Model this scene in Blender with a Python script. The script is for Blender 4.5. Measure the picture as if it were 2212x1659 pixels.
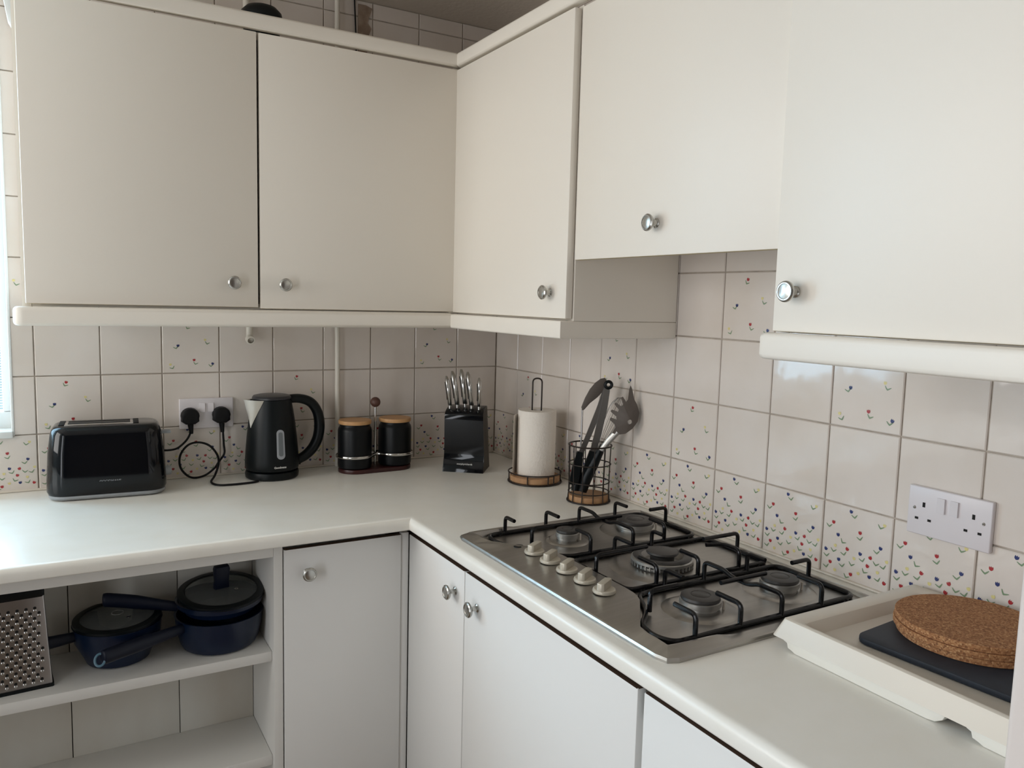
import bpy, bmesh, math, random
from mathutils import Vector, Matrix
from math import sin, cos, pi, radians
for o in list(bpy.data.objects): bpy.data.objects.remove(o)
SC = bpy.context.scene
COL = SC.collection
# ------------------------------------------------------------------ camera
R = ((0.864198792, -0.502487428, 0.025823096), (-0.030641701, -0.103787608, -0.994127365), (0.502216621, 0.858332405, -0.105090195))
cam = bpy.data.objects.new('camera', bpy.data.cameras.new('camera')); COL.objects.link(cam)
mm = Matrix(((R[0][0], -R[1][0], -R[2][0], -1.32895617), (R[0][1], -R[1][1], -R[2][1], -2.38245087),
             (R[0][2], -R[1][2], -R[2][2], 1.42822273), (0, 0, 0, 1)))
cam.matrix_world = mm
cam.data.sensor_fit = 'HORIZONTAL'; cam.data.sensor_width = 36; cam.data.lens = 36 * 1703.975 / 2212
cam.data.clip_start = 0.02
SC.camera = cam
# ------------------------------------------------------------------ world, daylight, exposure
vs = SC.view_settings
vs.view_transform = 'Standard'; vs.look = 'None'; vs.gamma = 1; vs.use_curve_mapping = False; vs.exposure = 0.06
w = bpy.data.worlds.new('world'); SC.world = w; w.use_nodes = True
bg = w.node_tree.nodes['Background']; bg.inputs[0].default_value = (0.66, 0.83, 1.0, 1); bg.inputs[1].default_value = 0.4
def area(name, loc, rot, sx, sy, power, col, spread=180):
    l = bpy.data.lights.new(name, 'AREA'); l.shape = 'RECTANGLE'; l.size = sx; l.size_y = sy
    l.energy = power; l.color = col; l.spread = radians(spread)
    o = bpy.data.objects.new(name, l); COL.objects.link(o); o.location = loc; o.rotation_euler = rot
    return o
# daylight: the window in the tiled wall; the other two are unseen fill lights added at the left
area('daylight_window', (-1.98, 0.42, 1.50), (radians(-90), 0, 0), 1.6, 1.5, 104, (0.50, 0.73, 1.0))
area('fill_side', (-3.0, -0.60, 1.65), (0, radians(-90), 0), 1.1, 1.05, 20.5, (1.0, 0.97, 0.93))
area('fill_rear', (-3.0, -2.2, 1.2), (0, radians(-90), 0), 1.9, 0.9, 22.5, (0.94, 0.96, 1.0))

# ------------------------------------------------------------------ materials
MATS = {}
def mat(name, col, rough=0.5, metal=0.0, spec=0.5, bump=None, coat=0.0, noise=None, trans=0.0, sheen=0):
    if name in MATS: return MATS[name]
    m = bpy.data.materials.new(name); m.use_nodes = True; nt = m.node_tree; b = nt.nodes['Principled BSDF']
    b.inputs['Base Color'].default_value = (*col, 1); b.inputs['Roughness'].default_value = rough
    b.inputs['Metallic'].default_value = metal; b.inputs['Specular IOR Level'].default_value = spec
    b.inputs['Coat Weight'].default_value = coat; b.inputs['Coat Roughness'].default_value = 0.05
    b.inputs['Transmission Weight'].default_value = trans
    tc = nt.nodes.new('ShaderNodeTexCoord')
    if noise:   # (scale vector, colour2, contrast lo, hi)
        sc, c2, lo, hi = noise
        mp = nt.nodes.new('ShaderNodeMapping'); mp.inputs['Scale'].default_value = sc
        n = nt.nodes.new('ShaderNodeTexNoise'); n.inputs['Scale'].default_value = 1; n.inputs['Detail'].default_value = 4
        r = nt.nodes.new('ShaderNodeMapRange'); r.inputs['From Min'].default_value = lo; r.inputs['From Max'].default_value = hi
        mx = nt.nodes.new('ShaderNodeMix'); mx.data_type = 'RGBA'
        mx.inputs[6].default_value = (*col, 1); mx.inputs[7].default_value = (*c2, 1)
        nt.links.new(tc.outputs['Object'], mp.inputs[0]); nt.links.new(mp.outputs[0], n.inputs['Vector'])
        nt.links.new(n.outputs[0], r.inputs[0]); nt.links.new(r.outputs[0], mx.inputs[0]); nt.links.new(mx.outputs[2], b.inputs['Base Color'])
    if bump:    # (scale vector, strength, distance)
        sc, st, di = bump
        mp = nt.nodes.new('ShaderNodeMapping'); mp.inputs['Scale'].default_value = sc
        n = nt.nodes.new('ShaderNodeTexNoise'); n.inputs['Scale'].default_value = 1; n.inputs['Detail'].default_value = 2
        bp = nt.nodes.new('ShaderNodeBump'); bp.inputs['Strength'].default_value = st; bp.inputs['Distance'].default_value = di
        nt.links.new(tc.outputs['Object'], mp.inputs[0]); nt.links.new(mp.outputs[0], n.inputs['Vector'])
        nt.links.new(n.outputs[0], bp.inputs['Height']); nt.links.new(bp.outputs[0], b.inputs['Normal'])
    MATS[name] = m; return m
def s(r, g, b):      # sRGB 0-255 to linear
    f = lambda c: (c / 255 / 12.92) if c / 255 <= 0.04045 else ((c / 255 + 0.055) / 1.055) ** 2.4
    return (f(r), f(g), f(b))
CAB = mat('cabinet_melamine', s(239, 232, 221), 0.42, bump=((60, 60, 60), 0.05, 0.001))
CABW = mat('cabinet_melamine_cool_light', s(237, 236, 233), 0.38, bump=((60, 60, 60), 0.05, 0.001))  # same melamine as the upper doors; the cooler tint is painted daylight
EDGE = mat('edging_beige', s(196, 180, 140), 0.5); EDGE_SHADE = mat('edging_gap_shade', s(66, 46, 32), 0.6)  # brown edging is darkened to hold the shadow gap under the worktop
WORK = mat('worktop_laminate', s(244, 241, 233), 0.28, bump=((90, 90, 90), 0.04, 0.001), noise=((9, 9, 9), s(240, 236, 226), 0.4, 0.7))
TILE = mat('glazed_tile', s(228, 219, 211), 0.07, coat=0.0, bump=((11, 11, 11), 0.16, 0.006), noise=((5, 5, 5), s(220, 209, 198), 0.35, 0.7))
GROUT = mat('grout', s(190, 177, 163), 0.85, noise=((30, 30, 30), s(160, 148, 135), 0.4, 0.7))
RED = mat('tile_print_red', s(172, 52, 56), 0.3); BLUE = mat('tile_print_blue', s(52, 62, 112), 0.3)
YEL = mat('tile_print_yellow', s(226, 213, 146), 0.3); GRN = mat('tile_print_green', s(128, 150, 118), 0.3)
SHELF = mat('shelf_melamine', s(228, 226, 221), 0.5); PLANK = mat('back_panel', s(208, 205, 196), 0.6, noise=((4, 4, 2), s(192, 184, 170), 0.4, 0.7))
CEIL = mat('ceiling_paint', s(206, 196, 184), 0.9, bump=((70, 70, 70), 0.25, 0.004)); WALLP = mat('wall_paint', s(214, 208, 198), 0.85)
FLOOR = mat('floor_vinyl', s(150, 130, 108), 0.5, noise=((3, 14, 3), s(122, 102, 82), 0.35, 0.7))
CHROME = mat('chrome', (0.62, 0.61, 0.59), 0.16, 1.0); NICKEL = mat('nickel', (0.50, 0.49, 0.46), 0.24, 1.0)
STEEL = mat('brushed_steel', (0.40, 0.385, 0.36), 0.33, 1.0, bump=((6, 260, 6), 0.05, 0.001), noise=((3, 90, 3), (0.45, 0.435, 0.41), 0.3, 0.7))
STEELK = mat('knife_steel', (0.55, 0.54, 0.52), 0.22, 1.0)
IRON = mat('black_enamel', (0.003, 0.003, 0.004), 0.22, 0, 0.35); WIRE = mat('bronze_wire', (0.022, 0.014, 0.010), 0.45, 0.3)
BURN = mat('burner_aluminium', (0.42, 0.41, 0.39), 0.40, 0.85); CAP = mat('burner_cap', (0.045, 0.042, 0.040), 0.42, 0.2)
CHAMP = mat('champagne_plastic', s(196, 188, 172), 0.36, 0.25)
BLKG = mat('gloss_black_plastic', (0.001, 0.002, 0.004), 0.07, 0, 0.42); BLKM = mat('matt_black', (0.003, 0.005, 0.006), 0.40, 0, 0.26)
BLKR = mat('black_rubber', (0.004, 0.004, 0.005), 0.5, 0, 0.25); GREYP = mat('grey_plastic', s(150, 154, 158), 0.4)
LTXT = mat('light_lettering', s(214, 214, 210), 0.5); DTXT = mat('grey_lettering', s(118, 120, 124), 0.45)
GAUGE = mat('gauge_plastic', s(168, 172, 178), 0.25); GAUGED = mat('gauge_dark', s(112, 118, 122), 0.3)
SOCK = mat('socket_plastic', s(222, 216, 218), 0.3); HOLE = mat('dark_hole', (0.006, 0.005, 0.004), 0.8)
CER = mat('black_ceramic', (0.003, 0.004, 0.005), 0.38, 0, 0.25); BAM = mat('bamboo', s(206, 160, 110), 0.5, noise=((12, 90, 12), s(188, 140, 92), 0.35, 0.7))
MAHO = mat('mahogany', s(62, 22, 20), 0.35, noise=((8, 60, 8), s(44, 14, 14), 0.35, 0.7)); WALNUT = mat('walnut', s(98, 66, 56), 0.5, noise=((20, 20, 90), s(78, 50, 42), 0.35, 0.7))
WOOD = mat('pine_disc', s(190, 148, 108), 0.6, noise=((10, 100, 10), s(168, 124, 86), 0.35, 0.7))
PAPER = mat('kitchen_paper', s(238, 230, 220), 0.95, bump=((160, 160, 160), 0.5, 0.003))
SILI = mat('grey_silicone', s(98, 90, 84), 0.55, 0, .3); TANG = mat('tongs_steel', (0.27, 0.26, 0.25), 0.32, 1.0)
TRAYM = mat('tray_plastic', s(222, 213, 199), 0.35); TRAYF = mat('tray_plastic_white', s(240, 236, 226), 0.4)
NAVYM = mat('navy_board', s(34, 42, 54), 0.6, noise=((25, 25, 25), s(28, 34, 44), 0.4, 0.7)); CORK = None
NAVY = mat('navy_enamel', s(14, 28, 52), 0.28, 0, 0.4); DNAVY = mat('dark_navy_handle', s(10, 18, 36), 0.45, 0, 0.3)
PIPE = mat('painted_pipe', s(226, 220, 208), 0.45); PLAST = mat('bare_plaster', s(170, 150, 132), 0.9, noise=((30, 30, 30), s(140, 120, 104), 0.4, 0.65))
UPVC = mat('white_frame', s(240, 242, 240), 0.3); TALLM = mat('tall_cabinet_white', s(226, 215, 208), 0.4)
def cork_mat():
    m = bpy.data.materials.new('cork'); m.use_nodes = True; nt = m.node_tree; b = nt.nodes['Principled BSDF']
    tc = nt.nodes.new('ShaderNodeTexCoord'); v = nt.nodes.new('ShaderNodeTexVoronoi'); v.inputs['Scale'].default_value = 430
    rp = nt.nodes.new('ShaderNodeValToRGB'); e = rp.color_ramp.elements
    e[0].position = 0.0; e[0].color = (*s(128, 84, 54), 1); e[1].position = 1.0; e[1].color = (*s(196, 152, 108), 1)
    q = rp.color_ramp.elements.new(0.35); q.color = (*s(158, 108, 70), 1); q = rp.color_ramp.elements.new(0.8); q.color = (*s(176, 126, 84), 1)
    sp = nt.nodes.new('ShaderNodeSeparateColor'); bp = nt.nodes.new('ShaderNodeBump'); bp.inputs['Strength'].default_value = 0.5; bp.inputs['Distance'].default_value = 0.001
    nt.links.new(tc.outputs['Object'], v.inputs['Vector']); nt.links.new(v.outputs['Color'], sp.inputs[0]); nt.links.new(sp.outputs[0], rp.inputs[0])
    nt.links.new(rp.outputs[0], b.inputs['Base Color']); nt.links.new(sp.outputs[1], bp.inputs['Height']); nt.links.new(bp.outputs[0], b.inputs['Normal'])
    b.inputs['Roughness'].default_value = 0.9; return m
CORK = cork_mat()
def pane_mat(name, tint, frac, rough, wave=None):   # clear pane: light passes straight through, with a glossy share
    m = bpy.data.materials.new(name); m.use_nodes = True; nt = m.node_tree; nt.nodes.remove(nt.nodes['Principled BSDF'])
    o = nt.nodes['Material Output']; t = nt.nodes.new('ShaderNodeBsdfTransparent'); t.inputs[0].default_value = (*tint, 1)
    g = nt.nodes.new('ShaderNodeBsdfPrincipled'); g.inputs['Base Color'].default_value = (*[min(1, c) for c in tint], 1); g.inputs['Roughness'].default_value = rough
    mx = nt.nodes.new('ShaderNodeMixShader'); mx.inputs[0].default_value = frac
    nt.links.new(t.outputs[0], mx.inputs[1]); nt.links.new(g.outputs[0], mx.inputs[2]); nt.links.new(mx.outputs[0], o.inputs[0])
    if wave:
        tc = nt.nodes.new('ShaderNodeTexCoord'); wv = nt.nodes.new('ShaderNodeTexWave'); wv.bands_direction = 'Z'; wv.inputs['Scale'].default_value = wave
        bp = nt.nodes.new('ShaderNodeBump'); bp.inputs['Strength'].default_value = 0.6
        nt.links.new(tc.outputs['Object'], wv.inputs['Vector']); nt.links.new(wv.outputs[0], bp.inputs['Height']); nt.links.new(bp.outputs[0], g.inputs['Normal'])
        mr = nt.nodes.new('ShaderNodeMapRange'); mr.inputs['To Min'].default_value = 0.08; mr.inputs['To Max'].default_value = 0.5
        nt.links.new(wv.outputs[0], mr.inputs[0]); nt.links.new(mr.outputs[0], mx.inputs[0])
    return m
WGLASS = pane_mat('ribbed_window_glass', (0.95, 0.99, 0.97), 0.3, 0.2, 45)
LIDG = pane_mat('smoked_lid_glass', (0.42, 0.44, 0.42), 0.22, 0.08)

# ------------------------------------------------------------------ mesh helpers
class G:
    def __init__(self): self.b = bmesh.new(); self.mi = 0
    def _new(self, vs, fs):
        v = [self.b.verts.new(p) for p in vs]; out = []
        for f in fs:
            try: q = self.b.faces.new([v[i] for i in f]); q.material_index = self.mi; out.append(q)
            except ValueError: pass
        return v, out
    def box(self, x0, x1, y0, y1, z0, z1, bev=0.0, seg=2, m=None):
        x0, x1 = sorted((x0, x1)); y0, y1 = sorted((y0, y1)); z0, z1 = sorted((z0, z1))
        p = [(x0, y0, z0), (x1, y0, z0), (x1, y1, z0), (x0, y1, z0), (x0, y0, z1), (x1, y0, z1), (x1, y1, z1), (x0, y1, z1)]
        v, f = self._new(p, [(0, 3, 2, 1), (4, 5, 6, 7), (0, 1, 5, 4), (1, 2, 6, 5), (2, 3, 7, 6), (3, 0, 4, 7)])
        if bev:
            e = list({e for q in f for e in q.edges}); r = bmesh.ops.bevel(self.b, geom=e, offset=bev, segments=seg, profile=0.5, affect='EDGES')
            v = list({w for q in r['faces'] for w in q.verts} | {w for w in v if w.is_valid})
        if m is not None: bmesh.ops.transform(self.b, matrix=m, verts=v)
        return self
    def lathe(self, prof, c=(0, 0, 0), seg=40, m=None, a0=0, sx=1, sy=1):   # prof: (r, z)
        vs, fs, rings = [], [], []
        for r, z in prof:
            if r < 1e-6: rings.append([len(vs)]); vs.append((c[0], c[1], c[2] + z))
            else:
                rings.append(list(range(len(vs), len(vs) + seg)))
                vs += [(c[0] + r * sx * cos(a0 + 2 * pi * i / seg), c[1] + r * sy * sin(a0 + 2 * pi * i / seg), c[2] + z) for i in range(seg)]
        for A, B in zip(rings, rings[1:]):
            if len(A) == 1 and len(B) == 1: continue
            for i in range(seg):
                j = (i + 1) % seg
                if len(A) == 1: fs.append((A[0], B[j], B[i]))
                elif len(B) == 1: fs.append((A[i], A[j], B[0]))
                else: fs.append((A[i], A[j], B[j], B[i]))
        v, f = self._new(vs, fs)
        if m is not None: bmesh.ops.transform(self.b, matrix=m, verts=v)
        return self
    def tube(self, pts, r, seg=10, closed=False, flat=None):   # r: number or list; flat=(sx,sy) section stretch
        P = [Vector(p) for p in pts]; n = len(P); rr = r if isinstance(r, (list, tuple)) else [r] * n
        fl = flat or (1, 1); T = []
        for i in range(n):
            if closed: t = (P[(i + 1) % n] - P[i - 1])
            else: t = P[min(i + 1, n - 1)] - P[max(i - 1, 0)]
            T.append(t.normalized())
        up = Vector((0, 0, 1)) if abs(T[0].z) < 0.9 else Vector((0, 1, 0))
        u = (up - T[0] * up.dot(T[0])).normalized(); vs = []
        for i in range(n):
            u = (u - T[i] * u.dot(T[i])).normalized(); w = T[i].cross(u)
            for k in range(seg):
                a = 2 * pi * k / seg; vs.append(P[i] + u * (cos(a) * rr[i] * fl[0]) + w * (sin(a) * rr[i] * fl[1]))
        fs = []
        for i in range(n if closed else n - 1):
            a, b = i * seg, ((i + 1) % n) * seg
            fs += [(a + k, a + (k + 1) % seg, b + (k + 1) % seg, b + k) for k in range(seg)]
        if not closed: fs += [tuple(range(seg - 1, -1, -1)), tuple(range((n - 1) * seg, n * seg))]
        self._new(vs, fs); return self
    def prism(self, poly, a, b, axis='z', m=None, bev=0, seg=2):
        n = len(poly)
        def P(u, v, h): return (u, v, h) if axis == 'z' else ((u, h, v) if axis == 'y' else (h, u, v))
        vs = [P(u, v, a) for u, v in poly] + [P(u, v, b) for u, v in poly]
        fs = [tuple(range(n - 1, -1, -1)), tuple(range(n, 2 * n))] + [(i, (i + 1) % n, n + (i + 1) % n, n + i) for i in range(n)]
        v, f = self._new(vs, fs)
        bmesh.ops.recalc_face_normals(self.b, faces=f)
        if bev:
            e = [e for e in {e for q in f[:2] for e in q.edges}]
            r = bmesh.ops.bevel(self.b, geom=e, offset=bev, segments=seg, profile=0.5, affect='EDGES')
            v = list({w for q in r['faces'] for w in q.verts} | {w for w in v if w.is_valid})
        if m is not None: bmesh.ops.transform(self.b, matrix=m, verts=v)
        return self
    def grid(self, rows, closed=False, cap=False):   # rows of points; closed: each row a loop
        n = len(rows[0]); vs = [p for r_ in rows for p in r_]; fs = []
        for i in range(len(rows) - 1):
            for k in range(n if closed else n - 1):
                a, b = i * n, (i + 1) * n; fs.append((a + k, a + (k + 1) % n, b + (k + 1) % n, b + k))
        if cap: fs += [tuple(range(n - 1, -1, -1)), tuple(range((len(rows) - 1) * n, len(rows) * n))]
        self._new(vs, fs); return self
def fillet(pts, r, seg=5, closed=False):
    P = [Vector(p) for p in pts]; n = len(P); out = []
    for i in range(n):
        if not closed and i in (0, n - 1): out.append(P[i]); continue
        a, b, c = P[i - 1], P[i], P[(i + 1) % n]; d1 = (a - b); d2 = (c - b)
        rr = min(r, d1.length * 0.49, d2.length * 0.49); p1 = b + d1.normalized() * rr; p2 = b + d2.normalized() * rr
        for k in range(seg + 1):
            t = k / seg; out.append(p1 * (1 - t) ** 2 + b * 2 * t * (1 - t) + p2 * t * t)
    return out
def spline(pts, sub=8, closed=False):
    P = [Vector(p) for p in pts]; n = len(P); out = []
    for i in range(n if closed else n - 1):
        g = (lambda k: P[k % n]) if closed else (lambda k: P[max(0, min(n - 1, k))])
        a, b, c, d = g(i - 1), g(i), g(i + 1), g(i + 2)
        for k in range(sub):
            t = k / sub; out.append(0.5 * ((2 * b) + (c - a) * t + (2 * a - 5 * b + 4 * c - d) * t * t + (3 * b - a - 3 * c + d) * t ** 3))
    if not closed: out.append(P[-1])
    return out
def rrect(x0, x1, y0, y1, r, seg=6):
    o = []
    for cx, cy, a in ((x1 - r, y1 - r, 0), (x0 + r, y1 - r, 90), (x0 + r, y0 + r, 180), (x1 - r, y0 + r, 270)):
        o += [(cx + r * cos(radians(a + 90 * k / seg)), cy + r * sin(radians(a + 90 * k / seg))) for k in range(seg + 1)]
    return o
def link(name, g, mats, parent=None, world=False, smooth=35, label=None):
    me = bpy.data.meshes.new(name); bm = g.b
    bmesh.ops.remove_doubles(bm, verts=bm.verts, dist=1e-6); bmesh.ops.recalc_face_normals(bm, faces=bm.faces) if not getattr(g, 'keep', 0) else None
    bm.to_mesh(me); bm.free()
    for m in (mats if isinstance(mats, (list, tuple)) else [mats]): me.materials.append(m)
    if smooth:
        me.shade_smooth(); me.set_sharp_from_angle(angle=radians(smooth))
    o = bpy.data.objects.new(name, me); COL.objects.link(o)
    if parent is not None:
        o.parent = parent
        if world:
            r = parent
            while r.parent: r = r.parent
            me.transform((Matrix.Translation(r.location) @ r.rotation_euler.to_matrix().to_4x4()).inverted())
    if label: o['label'] = label
    return o
def thing(name, label, cat, loc, rz=0, group=None):
    o = bpy.data.objects.new(name, None); COL.objects.link(o); o.location = loc; o.rotation_euler = (0, 0, rz)
    o.empty_display_size = 0.05; o['label'] = label; o['category'] = cat
    if group: o['group'] = group
    return o
def tag(o, label, cat, group=None):
    o['label'] = label; o['category'] = cat
    if group: o['group'] = group
    return o
def struct(name, g, mats, smooth=35, label=None):
    o = link(name, g, mats, None, smooth=smooth); o['kind'] = 'structure'
    if label: o['label'] = label
    return o
def text(body, size, mat_, parent, mtx, name='lettering', bold=0.0):
    c = bpy.data.curves.new('txt', 'FONT'); c.body = body; c.size = size; c.align_x = 'CENTER'; c.align_y = 'CENTER'; c.extrude = 0.0003; c.offset = bold
    o = bpy.data.objects.new('txt', c); COL.objects.link(o); dg = bpy.context.evaluated_depsgraph_get()
    me = bpy.data.meshes.new_from_object(o.evaluated_get(dg)); bpy.data.objects.remove(o)
    me.transform(mtx); me.materials.clear(); me.materials.append(mat_)
    t = bpy.data.objects.new(name, me); COL.objects.link(t); t.parent = parent; return t
rnd = random.Random(7)
# ------------------------------------------------------------------ setting: tiled walls
T = 0.152; B0 = 0.1545; R0 = 0.1503; ZW = 0.9; ZB = 1.0489; CZ = 2.312
FLW = [('b', .413, .938), ('r', .166, .742), ('y', .885, .878), ('b', .245, .594), ('r', .559, .699), ('b', .076, .363), ('r', .392, .443), ('y', .214, .442), ('b', .853, .582), ('b', .58, .434), ('r', .724, .425), ('y', .499, .351), ('y', .947, .439), ('r', .153, .208), ('b', .278, .276), ('r', .692, .311), ('y', .23, .121), ('y', .571, .179), ('y', .835, .272), ('r', .465, .132), ('b', .729, .182), ('r', .932, .166)]
LVS = [(.467, .874), (.105, .672), (.833, .834), (.317, .51), (.566, .616), (.192, .361), (.094, .272), (.349, .359), (.807, .511), (.619, .355), (.467, .255), (.334, .201), (.805, .359), (.909, .349), (.099, .125), (.651, .218), (.277, .051), (.401, .076), (.848, .173), (.58, .064), (.903, .07)]
SFL = [('r', .463, .887), ('b', .276, .511), ('y', .749, .618), ('r', .551, .243), ('y', .14, .164), ('b', .878, .169)]
SLV = [(.44, .829), (.244, .463), (.784, .543), (.573, .167), (.178, .094), (.846, .122)]
MI = {'r': 2, 'b': 3, 'y': 4}
def motif(g, F, kind, u, v, ang):     # F(u metres, v metres, h) -> world point
    c, s_ = cos(ang), sin(ang)
    def pt(a, b): return F(u + a * c - b * s_, v + a * s_ + b * c, 0.0042)
    if kind == 'leaf':
        g.mi = 5; k = 0.0070
        up = [(-1, .75), (-.62, .18), (-.1, -.28), (.1, -.28), (.6, .15), (1, .6)]
        lo = [(-.80, .80), (-.40, .42), (0, .14), (.38, .42), (.95, .76)]
        P = [(a * k, b * k) for a, b in up] + [(a * k, b * k) for a, b in lo[::-1]]
        vs = [pt(a, b) for a, b in P]; g._new(vs, [(0, 1, 9, 10), (1, 2, 8, 9), (2, 3, 8), (3, 4, 7, 8), (4, 5, 6, 7)])
    else:
        g.mi = MI[kind]; k = 0.0040 if kind != 'y' else 0.0036
        P = [(0, -1), (.75, -.55), (.95, .1), (.75, .95), (.35, .45), (0, 1.05), (-.35, .45), (-.75, .95), (-.95, .1), (-.75, -.55)]
        ct = pt(0, -.1 * k); vs = [pt(a * k, b * k) for a, b in P] + [ct]
        g._new(vs, [(i, (i + 1) % 10, 10) for i in range(10)])
def tile(g, F, u0, u1, v0, v1, pat=None, pu=0, pv=0):
    e = 0.0013; h = 0.0038; b = 0.0016
    u0 += e; u1 -= e; v0 += e; v1 -= e
    if u1 - u0 < 0.006 or v1 - v0 < 0.006: return
    g.mi = 1; tx = rnd.uniform(-1, 1) * 0.0030; ty = rnd.uniform(-1, 1) * 0.0030; cu, cv = (u0 + u1) / 2, (v0 + v1) / 2
    H = lambda u, v: h + (u - cu) * tx + (v - cv) * ty
    o = [(u0, v0), (u1, v0), (u1, v1), (u0, v1)]; i = [(u0 + b, v0 + b), (u1 - b, v0 + b), (u1 - b, v1 - b), (u0 + b, v1 - b)]
    vs = [F(a, c, 0.0004) for a, c in o] + [F(a, c, h * .55) for a, c in o] + [F(a, c, H(a, c)) for a, c in i]
    fs = [(8, 9, 10, 11)]
    for k in range(4): fs += [(k, (k + 1) % 4, 4 + (k + 1) % 4, 4 + k), (4 + k, 4 + (k + 1) % 4, 8 + (k + 1) % 4, 8 + k)]
    g._new(vs, fs)
    if pat:
        fl, lv = pat; r2 = random.Random(3)
        for k, a, c in fl:
            U, V = pu + a * T, pv + c * T
            an = r2.uniform(-.5, .5)
            if u0 + .006 < U < u1 - .006 and v0 + .006 < V < v1 - .006: motif(g, F, k, U, V, an)
        for a, c in lv:
            U, V = pu + a * T, pv + c * T
            an = r2.uniform(-.45, .45)
            if u0 + .008 < U < u1 - .008 and v0 + .006 < V < v1 - .006: motif(g, F, 'leaf', U, V, an)
rows = [(ZW + 0.001, ZB)] + [(ZB + k * T, min(ZB + (k + 1) * T, CZ)) for k in range(9)]
WX = -1.4225; WZ0 = 1.047; WZ1 = 2.1125; WXL = -2.45
def wall(name, F, ulo, cols, sparse, hole, base, label):
    g = G(); g.mi = 0; base(g)
    for (a, b_, col) in cols:
        for ri, (z0, z1) in enumerate(rows):
            if z1 - z0 < 0.004: continue
            pat = (FLW, LVS) if ri == 0 else ((SFL, SLV) if (col, ri) in sparse else None)
            aa, bb = a, b_
            if hole:
                h0, h1 = hole
                if ri >= 1 and z0 < WZ1:
                    if aa < h1 < bb and z1 <= WZ1 + .12: aa = h1
                    elif aa >= h0 and bb <= h1: continue
                    elif aa < h0 < bb: bb = h0
            tile(g, F, aa, bb, z0, z1, pat, a, z0 if ri else ZB - T)
    g.keep = 1
    me = link(name, g, [GROUT, TILE, RED, BLUE, YEL, GRN], None, smooth=20); me['kind'] = 'structure'; me['label'] = label
    return me
# back wall, u = x, outward normal -y
Fb = lambda u, v, h: (u, -h, v)
colsb = [(-(B0 + k * T), -(B0 + (k - 1) * T), k) for k in range(1, 17)] + [(-B0, -0.004, 0)]
spb = {(c, r) for c in range(0, 17) for r in range(1, 9) if (r, c % 5) in {(2, 1), (2, 1)}} | {(6, 2), (11, 2), (16, 2), (8, 1), (3 + 0, 99), (4, 1), (13, 1), (9, 3), (14, 3)}
def base_b(g):
    g.box(WX, 0.1, 0, 0.12, 0, CZ); g.box(-2.7, WX, 0, 0.12, 0, WZ0); g.box(-2.7, WXL, 0, 0.12, WZ0, CZ); g.box(WXL, WX, 0, 0.12, WZ1, CZ)
wall('wall_back', Fb, -2.7, colsb, spb, (WXL, WX), base_b, 'white tiled back wall with small printed tulips')
# right wall, u = -y, outward normal -x
Fr = lambda u, v, h: (-h, -u, v)
colsr = [(0.004, R0, 0)] + [(R0 + (k - 1) * T, R0 + k * T, k) for k in range(1, 17)]
spr = {(4, 2), (9, 2), (14, 2), (1, 1), (6, 1), (7, 3), (2, 3)}
wall('wall_right', Fr, 0, colsr, spr, None, lambda g: g.box(0, 0.12, -3.4, 0, 0, CZ), 'white tiled right wall behind the hob')
g = G(); g.box(-2.82, 0.12, -3.52, 0.12, -0.1, 0); struct('floor', g, FLOOR)
g = G(); g.box(-2.82, 0.12, -3.52, 0.12, CZ, CZ + 0.1); struct('ceiling', g, CEIL)
g = G(); g.box(-2.82, -2.7, -3.52, -2.6, 0, CZ); g.box(-2.82, -2.7, -1.8, -1.08, 0, CZ); g.box(-2.82, -2.7, -0.12, 0.12, 0, CZ)
g.box(-2.82, -2.7, -2.6, -1.8, 2.1, CZ); g.box(-2.82, -2.7, -1.08, -0.12, 2.2, CZ); g.box(-2.82, -2.7, -1.08, -0.12, 0, 1.05); struct('wall_left', g, WALLP)  # openings added to let the unseen fill lights in
g = G(); g.box(-2.7, 0.0, -3.52, -3.4, 0, CZ); struct('wall_front', g, mat('wall_dim_room', s(120, 104, 92), .85))  # unseen wall, coloured dark to stand for a dim room in reflections
# window
wroot = thing('window_1', 'white framed window at the left end of the tiled back wall', 'window', (WX - 0.5, 0.06, WZ0)); wroot['kind'] = 'structure'
g = G(); f0 = 0.045
g.box(WXL, WX - .003, 0.055, 0.105, WZ0 + .012, WZ0 + .012 + f0, .004); g.box(WXL, WX - .003, 0.055, 0.105, WZ1 - f0, WZ1, .004)
za, zb = WZ0 + .012 + f0 + .0002, WZ1 - f0 - .0002
g.box(WXL, WXL + f0, 0.055, 0.105, za, zb, .004); g.box(WX - .023, WX - .003, 0.055, 0.105, za, zb, .004); g.box(-1.96, -1.915, 0.055, 0.105, za, zb, .004)
link('window_frame', g, UPVC, wroot, world=True)
g = G(); g.box(WXL + .02, WX - .01, 0.078, 0.084, WZ0 + .03, WZ1 - .02); link('window_pane', g, WGLASS, wroot, world=True)
g = G(); g.box(WXL, WX, -0.012, 0.11, WZ0 - .004, WZ0 + .014, .004); link('window_sill', g, UPVC, wroot, world=True)
g = G(); g.box(WX - .004, WX + .003, -0.0055, 0.055, WZ0, WZ1, .002); struct('trim_1', g, UPVC)
# sealant along the worktop joins the tiles
g = G(); g.box(-2.6, 0, -0.010, 0, 0.9, 0.9055, .003); g.box(-0.010, 0, -2.04, -0.008, 0.9, 0.9055, .003); struct('trim_2', g, TRAYM)
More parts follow.
